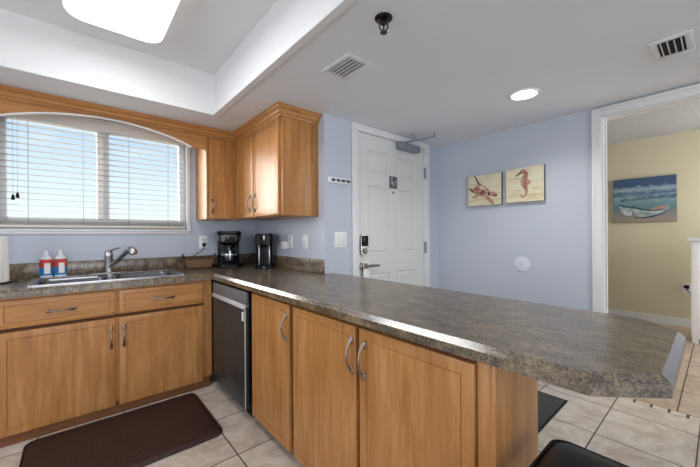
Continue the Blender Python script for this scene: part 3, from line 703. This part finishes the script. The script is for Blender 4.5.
# ------------------------------------------------------------------ blind
bl = thing('window_blind', 'white horizontal slat blind lowered over the kitchen window', 'blind', (.195, YW+.015, OZ1))
YBL = YW+.022
obj('headrail', MB().box(OX0+.004, OX1-.004, YW-.045, YW+.044, 2.083, 2.178, .004), grey_white, bl)
sl = MB(); z = 1.366; ns = 0
while z < 2.075:
    w_ = .0235; th = math.radians(2.5)
    cy, sy_ = math.cos(th)*w_, math.sin(th)*w_
    p = [(YBL-cy, z+sy_), (YBL-cy*.4, z+sy_*.4+.0022), (YBL+cy*.4, z-sy_*.4+.0022), (YBL+cy, z-sy_), (YBL+cy*.4, z-sy_*.4+.0002), (YBL-cy*.4, z+sy_*.4+.0002)]
    sl.prism(p, OX0+.012, OX1-.012, 'yz'); z += .0455; ns += 1
obj('slats', sl, blind_m, bl)
obj('bottom_rail', MB().box(OX0+.010, OX1-.010, YBL-.025, YBL+.022, 1.290, 1.312, .004), blind_m, bl)
st = MB()
for i in range(3):
    st.box(OX0+.012, OX1-.012, YBL-.0235, YBL+.0235, 1.315+i*.012, 1.3175+i*.012)
obj('stacked_slats', st, blind_m, bl)
cord_m = paint('cord_grey', (150, 150, 152), .8, 2, 0)
for x in (-.262, .054, .360, .664):
    obj('ladder_cord', MB().tube([(x, YBL-.0255, 1.305), (x, YBL-.0255, 2.09)], .0011, 6).tube([(x, YBL+.0255, 1.305), (x, YBL+.0255, 2.09)], .0011, 6), cord_m, bl)
for x, zb in ((-.338, 1.515), (-.315, 1.53)):
    pc_ = obj('pull_cord', MB().tube([(x, YBL-.03, zb), (x, YBL-.03, 2.09)], .0010, 6), cord_m, bl)
    obj('tassel', MB().lathe([(.004, .015), (.009, 0), (.011, -.022), (.007, -.026)], (x, YBL-.03, zb), 14), black_soft, pc_)['label'] = 'dark tassel'

# ------------------------------------------------------------------ ceiling fittings
lp = thing('ceiling_light_panel', 'large white rounded ceiling light panel glowing in the tray', 'ceiling light', (.19, 1.75, ZT))
obj('housing', MB().prism(rrect(-.035, .415, 1.22, 2.345, .09), 2.468, 2.4995), trim_m, lp)
dm = MB(); rg = []
for g, z in ((0, 2.468), (0, 2.445), (.006, 2.434), (.02, 2.430)):
    rg.append([dm.bm.verts.new((p[0], p[1], z)) for p in rrect(-.042+g, .422-g, 1.212+g, 2.352-g, .09)])
for a_, b_ in zip(rg, rg[1:]):
    for i in range(len(a_)): dm.bm.faces.new((a_[i], a_[(i+1) % len(a_)], b_[(i+1) % len(a_)], b_[i]))
dm.bm.faces.new(rg[0]); dm.bm.faces.new(rg[-1])
obj('diffuser', dm, panel_glow, lp)
a_ = area('tray_panel_lamp', (.19, 1.78, 2.424), (0, 0, -1),   .40, 1.05, 8, (.98, .985, 1.0)); a_.parent = lp; a_.location = Vector((.19, 1.78, 2.424)) - Vector(lp.location)
cn = thing('recessed_light', 'round recessed ceiling light glowing near the picture wall', 'ceiling light', (2.354, .887, ZC))
obj('trim_ring', MB().lathe([(.098, 0), (.096, -.006), (.080, -.008), (.076, -.002), (.076, 0)], (2.354, .887, ZC-.0005), 36), white_m, cn)
obj('lens', MB().lathe([(.077, -.001), (.076, -.005), (.04, -.0065), (.002, -.007)], (2.354, .887, ZC-.0005), 36), can_glow, cn)
ld = bpy.data.lights.new('can_lamp', 'SPOT'); ld.energy = 26; ld.spot_size = math.radians(150); ld.spot_blend = .8; ld.shadow_soft_size = .06; ld.color = (1, .96, .9)
lo = bpy.data.objects.new('can_lamp', ld); C.objects.link(lo); lo.parent = cn; lo.location = (0, 0, -.03)
sp = thing('fire_sprinkler', 'small dark metal sprinkler head hanging from the ceiling', 'sprinkler', (1.047, .979, ZC))
px, py = 1.047, .979
gun = base_mat('dark_chrome', (70, 70, 72), .2, 1.0)[0]
obj('escutcheon', MB().lathe([(.040, 0), (.040, -.003), (.032, -.010), (.020, -.012)], (px, py, ZC-.0005)), gun, sp)
obj('frame', MB().lathe([(.014, -.010), (.014, -.026), (.010, -.030)], (px, py, ZC)).tube([(px-.013, py+.010, ZC-.026), (px-.015, py+.012, ZC-.042), (px-.004, py+.003, ZC-.062)], .0035, 8).tube([(px+.013, py-.010, ZC-.026), (px+.015, py-.012, ZC-.042), (px+.004, py-.003, ZC-.062)], .0035, 8).tube([(px, py, ZC-.028), (px, py, ZC-.058)], .004, 8), gun, sp)
obj('deflector', MB().lathe([(.006, -.058), (.016, -.064), (.016, -.066), (.004, -.067)], (px, py, ZC)), gun, sp)
def vent(name, label, x0, x1, y0, y1, along, n, m, sl_w, tilt):
    t = thing(name, label, 'vent', ((x0+x1)/2, (y0+y1)/2, ZC), group='ceiling air vents')
    z1 = ZC-.0005
    f = MB()
    f.box(x0, x0+m, y0, y1, z1-.008, z1, .003).box(x1-m, x1, y0, y1, z1-.008, z1, .003).box(x0+m, x1-m, y0, y0+m, z1-.008, z1, .003).box(x0+m, x1-m, y1-m, y1, z1-.008, z1, .003)
    obj('frame', f, trim_m, t)
    obj('backing', MB().box(x0+m, x1-m, y0+m, y1-m, z1-.0012, z1), dark_m, t)
    for i in range(n):
        s = MB()
        if along == 'y':
            c = x0+m+(x1-x0-2*m)*(i+.5)/n; s.box(-sl_w/2, sl_w/2, y0+m, y1-m, -.0006, .0006); s.xform(Matrix.Translation((c, 0, z1-.008)) @ Matrix.Rotation(tilt, 4, 'Y'))
        else:
            c = y0+m+(y1-y0-2*m)*(i+.5)/n; s.box(x0+m, x1-m, -sl_w/2, sl_w/2, -.0006, .0006); s.xform(Matrix.Translation((0, c, z1-.008)) @ Matrix.Rotation(tilt, 4, 'X'))
        obj('slat', s, trim_m, t)
vent('air_vent', 'square slatted ceiling vent between the wall cabinet and the sprinkler', 1.100, 1.285, 1.283, 1.527, 'y', 5, .028, .024, math.radians(-14))
vent('air_vent', 'white slatted ceiling vent near the wide doorway with dark openings', 2.217, 2.466, .085, .243, 'x', 4, .030, .012, math.radians(-75))

# ------------------------------------------------------------------ hook rail
hr = thing('hook_rail', 'white coat rail with four small dark hooks left of the entry door', 'hook rail', (1.645, YD, 1.665))
obj('board', MB().box(1.532, 1.762, YD-.014, YD-.0005, 1.642, 1.690, .003), white_m, hr)
for i in range(4):
    x = 1.572+i*.052
    obj('hook', MB().sphere((x, YD-.016, 1.668), .011, (1, .5, 1), 12).tube([(x, YD-.016, 1.664), (x, YD-.032, 1.654), (x+.002, YD-.040, 1.662)], .005, 8).sphere((x+.002, YD-.041, 1.664), .007, (1, 1, 1), 10), gun, hr)

# ------------------------------------------------------------------ pictures
canvas_m, t, b = base_mat('canvas_cream', (216, 206, 178), .75)
n = add_noise(t, 6, 5, (1, 1, 4)); r = ramp(t, n.outputs[0], [(.35, (202, 188, 150)), (.5, (220, 210, 182)), (.68, (212, 216, 194))]); t.links.new(r.outputs[0], b.inputs['Base Color'])
edge_m = paint('canvas_edge_grey', (120, 116, 110), .8, 4, 0)
def mottled(name, c0, c1, c2, s=60):
    m, t, b = base_mat(name, c1, .75); n = add_noise(t, s, 4); r = ramp(t, n.outputs[0], [(.36, c0), (.5, c1), (.64, c2)]); t.links.new(r.outputs[0], b.inputs['Base Color']); return m
pinkish = mottled('painted_coral', (132, 88, 78), (184, 134, 120), (220, 190, 172), 90)
darkish = mottled('painted_umber', (62, 52, 46), (112, 84, 70), (160, 120, 100))
rust = mottled('painted_rust', (118, 72, 56), (160, 108, 86), (196, 152, 126), 90)
class Pic:
    def __init__(s, root, x, y_left, y_right, z0, z1): s.r, s.x, s.yl, s.yr, s.z0, s.z1 = root, x, y_left, y_right, z0, z1
    def P(s, u, v): return (s.yl + (s.yr-s.yl)*u, s.z1 - (s.z1-s.z0)*v)
    def poly(s, name, uv, mat, d=.0006):
        return obj(name, MB().prism([s.P(*p) for p in uv], s.x-d, s.x+.0004, 'yz'), mat, s.r, smooth=False)
def blob(cu, cv, ru, rv, n=20, rot=0, wob=0.0):
    o = []
    for i in range(n):
        a = 2*math.pi*i/n; k_ = 1+wob*math.sin(3*a+1)+wob*.7*math.sin(7*a)
        x, y = ru*math.cos(a)*k_, rv*math.sin(a)*k_
        o.append((cu+x*math.cos(rot)-y*math.sin(rot), cv+x*math.sin(rot)+y*math.cos(rot)))
    return o
def stroke(uv, ws):
    L_, R_ = [], []
    for i, (u, v) in enumerate(uv):
        a = uv[max(i-1, 0)]; c = uv[min(i+1, len(uv)-1)]; d = Vector((c[0]-a[0], c[1]-a[1])).normalized()
        L_.append((u-d.y*ws[i], v+d.x*ws[i])); R_.append((u+d.y*ws[i], v-d.x*ws[i]))
    return L_ + R_[::-1]
def canvas(name, label, x_wall, yl, yr, z0, z1, mat, depth=.030, group=None):
    t = thing(name, label, 'picture', (x_wall-depth/2, (yl+yr)/2, z0), group=group)
    obj('canvas', MB().box(x_wall-depth, x_wall-.001, yr, yl, z0, z1, .002), edge_m, t)
    obj('painted_face', MB().box(x_wall-depth-.0008, x_wall-depth+.0005, yr+.002, yl-.002, z0+.002, z1-.002), mat, t)
    return t, Pic(t, x_wall-depth-.0008, yl, yr, z0, z1)
t1, p = canvas('canvas_picture', 'square cream canvas print of a pink sea turtle', XP, 1.672, 1.338, 1.498, 1.800, canvas_m, .035)
p.poly('flipper', stroke([(.40, .36), (.32, .24), (.26, .10), (.20, .0)], [.035, .03, .022, .012]), darkish)
p.poly('flipper', stroke([(.50, .66), (.62, .78), (.74, .93), (.80, 1.0)], [.05, .055, .045, .02]), pinkish)
p.poly('flipper', stroke([(.25, .55), (.15, .48), (.02, .40)], [.05, .05, .02]), darkish)
p.poly('flipper', stroke([(.30, .62), (.22, .72), (.14, .70)], [.045, .04, .015]), pinkish)
p.poly('shell', blob(.42, .52, .27, .17, 26, .45, .05), pinkish, .001)
p.poly('shell_patch', blob(.30, .44, .09, .06, 14, .3, .1), rust, .0014); p.poly('shell_patch', blob(.46, .58, .08, .06, 14, .4, .1), darkish, .0014)
p.poly('shell_patch', blob(.44, .42, .10, .05, 14, .4, .1), canvas_m, .0014); p.poly('shell_patch', blob(.36, .62, .09, .04, 14, .5, .1), rust, .0014)
p.poly('head', blob(.74, .66, .14, .075, 18, .35, .04), pinkish, .001)
p.poly('head_patch', blob(.83, .70, .06, .045, 12, 0, .1), darkish, .0014)
t2, p = canvas('canvas_picture', 'square cream canvas print of a rust coloured seahorse', XP, 1.298, .980, 1.503, 1.812, canvas_m, .035)
spine = [(.50, .12), (.55, .20), (.52, .30), (.49, .40), (.50, .50), (.54, .60), (.56, .70), (.55, .79), (.50, .85), (.44, .86), (.41, .82), (.43, .78), (.47, .79)]
p.poly('body', stroke(spine, [.045, .065, .07, .085, .085, .05, .032, .025, .02, .017, .014, .011, .006]), rust)
p.poly('head', blob(.47, .13, .085, .055, 16, .3, .06), rust, .001); p.poly('snout', stroke([(.44, .13), (.36, .19), (.28, .235)], [.04, .024, .022]), darkish, .0012)
p.poly('crest', [(.46, .09), (.49, .03), (.52, .08), (.56, .06), (.57, .12), (.52, .14)], pinkish, .0012)
p.poly('dorsal_fin', [(.57, .36), (.64, .38), (.67, .46), (.63, .52), (.57, .52)], pinkish, .0012)
p.poly('belly', blob(.46, .43, .04, .11, 14, .1, .05), pinkish, .0014)
# boat painting
bpm, t, b = base_mat('painted_sea_sky', (90, 120, 140), .6)
tcn = t.nodes.new('ShaderNodeTexCoord'); spz = t.nodes.new('ShaderNodeSeparateXYZ'); t.links.new(tcn.outputs['Generated'], spz.inputs[0])
n = add_noise(t, 5, 6, (1, 1, 3), .7, dist=1.5); ma = t.nodes.new('ShaderNodeMath'); ma.operation = 'MULTIPLY_ADD'; ma.inputs[1].default_value = .34; t.links.new(n.outputs[0], ma.inputs[0]); t.links.new(spz.outputs['Z'], ma.inputs[2])
r = ramp(t, ma.outputs[0], [(.26, (150, 140, 126)), (.38, (128, 132, 132)), (.50, (92, 128, 136)), (.62, (112, 150, 158)), (.74, (140, 164, 176)), (.83, (74, 104, 134)), (.91, (160, 178, 190)), (1.0, (62, 88, 122))])
t.links.new(r.outputs[0], b.inputs['Base Color'])
t3, p = canvas('boat_painting', 'blue seascape painting of beached rowing boats on the yellow wall', 6.0, 1.035, .385, 1.372, 1.990, bpm, .035)
sea_dk = mottled('painted_navy', (28, 40, 58), (44, 62, 84), (70, 92, 112), 14); hull_w = mottled('painted_hull', (128, 146, 152), (166, 180, 182), (196, 204, 202), 12); hill = mottled('painted_hill', (60, 84, 104), (84, 110, 130), (112, 138, 150), 10)
p.poly('hills', [(.08, .52), (.2, .44), (.3, .47), (.42, .41), (.55, .40), (.7, .43), (.85, .41), (1.0, .40), (1.0, .49), (.6, .49), (.3, .51)], hill)
p.poly('far_boat', [(.10, .60), (.30, .66), (.33, .68), (.31, .84), (.22, .84), (.14, .76)], hull_w); p.poly('far_boat_rim', stroke([(.09, .59), (.2, .63), (.33, .67)], [.012, .016, .012]), sea_dk, .001)
p.poly('near_boat', [(.32, .68), (.45, .71), (.6, .73), (.78, .72), (.90, .63), (.88, .74), (.78, .83), (.62, .88), (.44, .88), (.36, .80)], hull_w, .0009)
p.poly('near_boat_rim', stroke([(.31, .64), (.38, .67), (.5, .72), (.66, .745), (.80, .735)], [.03, .016, .015, .014, .01]), sea_dk, .0013); p.poly('near_boat_shadow', stroke([(.36, .89), (.5, .90), (.64, .88), (.80, .81), (.88, .74)], [.008, .014, .014, .011, .008]), sea_dk, .0013)
p.poly('near_boat_inside', [(.60, .70), (.72, .66), (.88, .63), (.80, .71), (.66, .73)], pinkish, .0011)

wc = thing('round_cover_plate', 'round white blank cover plate on the periwinkle wall below the canvases', 'cover plate', (XP, 1.175, .947))
obj('disc', MB().lathe([(.068, 0), (.066, -.006), (.058, -.009), (.004, -.010)], (XP-.0005, 1.175, .947), 36, 'x'), paint('cover_plate_paint', (214, 220, 232), .4, 1, 0), wc)
obj('screw', MB().lathe([(.006, 0), (.004, -.003)], (XP-.0100, 1.175, .947), 12, 'x'), pewter, wc)

# ------------------------------------------------------------------ side room things
wt = thing('white_slatted_cabinet', 'white slatted cabinet standing in the yellow room at the right edge', 'cabinet', (5.38, -.2, 0))
obj('carcass', MB().box(5.165, 5.60, -.62, .225, .06, 1.13, .004), white_m, wt)
obj('top', MB().box(5.12, 5.62, -.65, .252, 1.13, 1.168, .008), white_m, wt)
for i in range(9):
    y = -.572 + i*.0885
    obj('front_board', MB().box(5.145, 5.164, y, y+.080, .065, 1.125, .006), white_m, wt)
for x in (5.17, 5.54):
    for y in (-.60, .17): obj('foot', MB().box(x, x+.05, y, y+.05, 0, .06, .004), white_m, wt)
plate('wall_outlet', 'small white outlet low on the yellow wall by the slatted cabinet', (6.0, .30, .50), '-x')
wp = thing('black_plug', 'black plug in the outlet on the yellow wall', 'plug', (5.985, .30, .52))
obj('plug_body', MB().box(5.945, 5.9905, .275, .325, .505, .55, .006), black_m, wp)
obj('plug_cable', MB().tube([(5.955, .30, .507), (5.95, .28, .46), (5.955, .22, .42), (5.95, .1, .40)], .005, 8), black_m, wp)

# ------------------------------------------------------------------ floor mats and stool
mat_m, t, b = base_mat('brown_anti_fatigue_mat', (70, 44, 38), .5)
ck = t.nodes.new('ShaderNodeTexWave'); ck.inputs['Scale'].default_value = 14; ck.bands_direction = 'DIAGONAL'
ck2 = t.nodes.new('ShaderNodeTexWave'); ck2.inputs['Scale'].default_value = 14; ck2.bands_direction = 'DIAGONAL'
tcn = t.nodes.new('ShaderNodeTexCoord'); mpn = t.nodes.new('ShaderNodeMapping'); mpn.inputs['Scale'].default_value = (-1, 1, 0); mp2 = t.nodes.new('ShaderNodeMapping'); mp2.inputs['Scale'].default_value = (1, 1, 0)
t.links.new(tcn.outputs['Object'], mpn.inputs[0]); t.links.new(mpn.outputs[0], ck.inputs['Vector']); t.links.new(tcn.outputs['Object'], mp2.inputs[0]); t.links.new(mp2.outputs[0], ck2.inputs['Vector'])
mm = t.nodes.new('ShaderNodeMath'); mm.operation = 'MULTIPLY'; t.links.new(ck.outputs['Fac'], mm.inputs[0]); t.links.new(ck2.outputs['Fac'], mm.inputs[1])
r = ramp(t, mm.outputs[0], [(.0, (50, 29, 26)), (1.0, (66, 40, 36))]); t.links.new(r.outputs[0], b.inputs['Base Color']); bump(t, b, mm.outputs[0], .35, .004)
km = thing('kitchen_mat', 'dark brown cushioned kitchen mat on the tiles before the sink', 'mat', (.22, 2.33, 0))
m_ = MB(); rg = []
for g, z in ((0, .001), (0, .006), (.018, .016), (.03, .018)):
    rg.append([m_.bm.verts.new((p[0], p[1], z)) for p in rrect(-.222+g, .692-g, 2.005+g, 2.672-g, .055)])
for a_, b_ in zip(rg, rg[1:]):
    for i in range(len(a_)): m_.bm.faces.new((a_[i], a_[(i+1) % len(a_)], b_[(i+1) % len(a_)], b_[i]))
m_.bm.faces.new(rg[0]); m_.bm.faces.new(rg[-1])
obj('cushion', m_, mat_m, km)
obj('edge_binding', MB().tube([(p[0], p[1], .0065) for p in rrect(-.224, .694, 2.003, 2.674, .056)], .0055, 8, True), base_mat('mat_edge', (44, 28, 24), .5)[0], km)
dmm, t, b = base_mat('charcoal_carpet', (58, 58, 60), .95); n = add_noise(t, 120, 3, (1, 4, 1)); r = ramp(t, n.outputs[0], [(.35, (38, 38, 40)), (.65, (82, 82, 84))]); t.links.new(r.outputs[0], b.inputs['Base Color']); bump(t, b, n.outputs[0], .6, .004)
fm = thing('door_mat', 'charcoal ribbed floor mat on the tiles behind the peninsula', 'mat', (2.3, 1.1, 0))
obj('pile', MB().box(1.93, 2.700, .748, 1.45, .0005, .009, .003), dmm, fm)
obj('border', MB().box(1.918, 1.932, .736, 1.462, .0005, .007).box(2.698, 2.712, .736, 1.462, .0005, .007).box(1.932, 2.698, .736, .750, .0005, .007).box(1.932, 2.698, 1.448, 1.462, .0005, .007), black_soft, fm)

vinyl = base_mat('black_vinyl', (18, 19, 19), .42)[0]
so = thing('bar_stool', 'black vinyl stool standing under the clipped end of the peninsula counter', 'stool', (.905, .13, 0))
m_ = MB(); rg = []
sx0, sx1, sy0, sy1 = .720, 1.103, -.055, .334
for g, z in ((.03, .550), (.006, .555), (0, .575), (.004, .599), (.018, .613), (.06, .620), (.12, .622)):
    rg.append([m_.bm.verts.new((p[0], p[1], z)) for p in rrect(sx0+g, sx1-g, sy0+g, sy1-g, max(.035, .04))])
for a_, b_ in zip(rg, rg[1:]):
    for i in range(len(a_)): m_.bm.faces.new((a_[i], a_[(i+1) % len(a_)], b_[(i+1) % len(a_)], b_[i]))
m_.bm.faces.new(rg[0]); m_.bm.faces.new(rg[-1])
seat = obj('seat', m_, vinyl, so)
obj('piping', MB().tube([(p[0], p[1], .603) for p in rrect(sx0+.003, sx1-.003, sy0+.003, sy1-.003, .04)], .005, 8, True), vinyl, seat)
LG = [((sx0+.05, sy0+.05), (sx0+.01, sy0+.01)), ((sx1-.05, sy0+.05), (sx1-.01, sy0+.01)), ((sx0+.05, sy1-.05), (sx0+.01, sy1-.01)), ((sx1-.05, sy1-.05), (sx1-.01, sy1-.01))]
for a_, b_ in LG:
    obj('leg', MB().tube([(a_[0], a_[1], .552), (b_[0], b_[1], 0)], .014), black_m, so)
fr_ = MB(); q = [(sx0+.023, sy0+.023), (sx1-.023, sy0+.023), (sx1-.023, sy1-.023), (sx0+.023, sy1-.023)]
for i in range(4): fr_.tube([(q[i][0], q[i][1], .18), (q[(i+1) % 4][0], q[(i+1) % 4][1], .18)], .010)
obj('foot_ring', fr_, black_m, so)
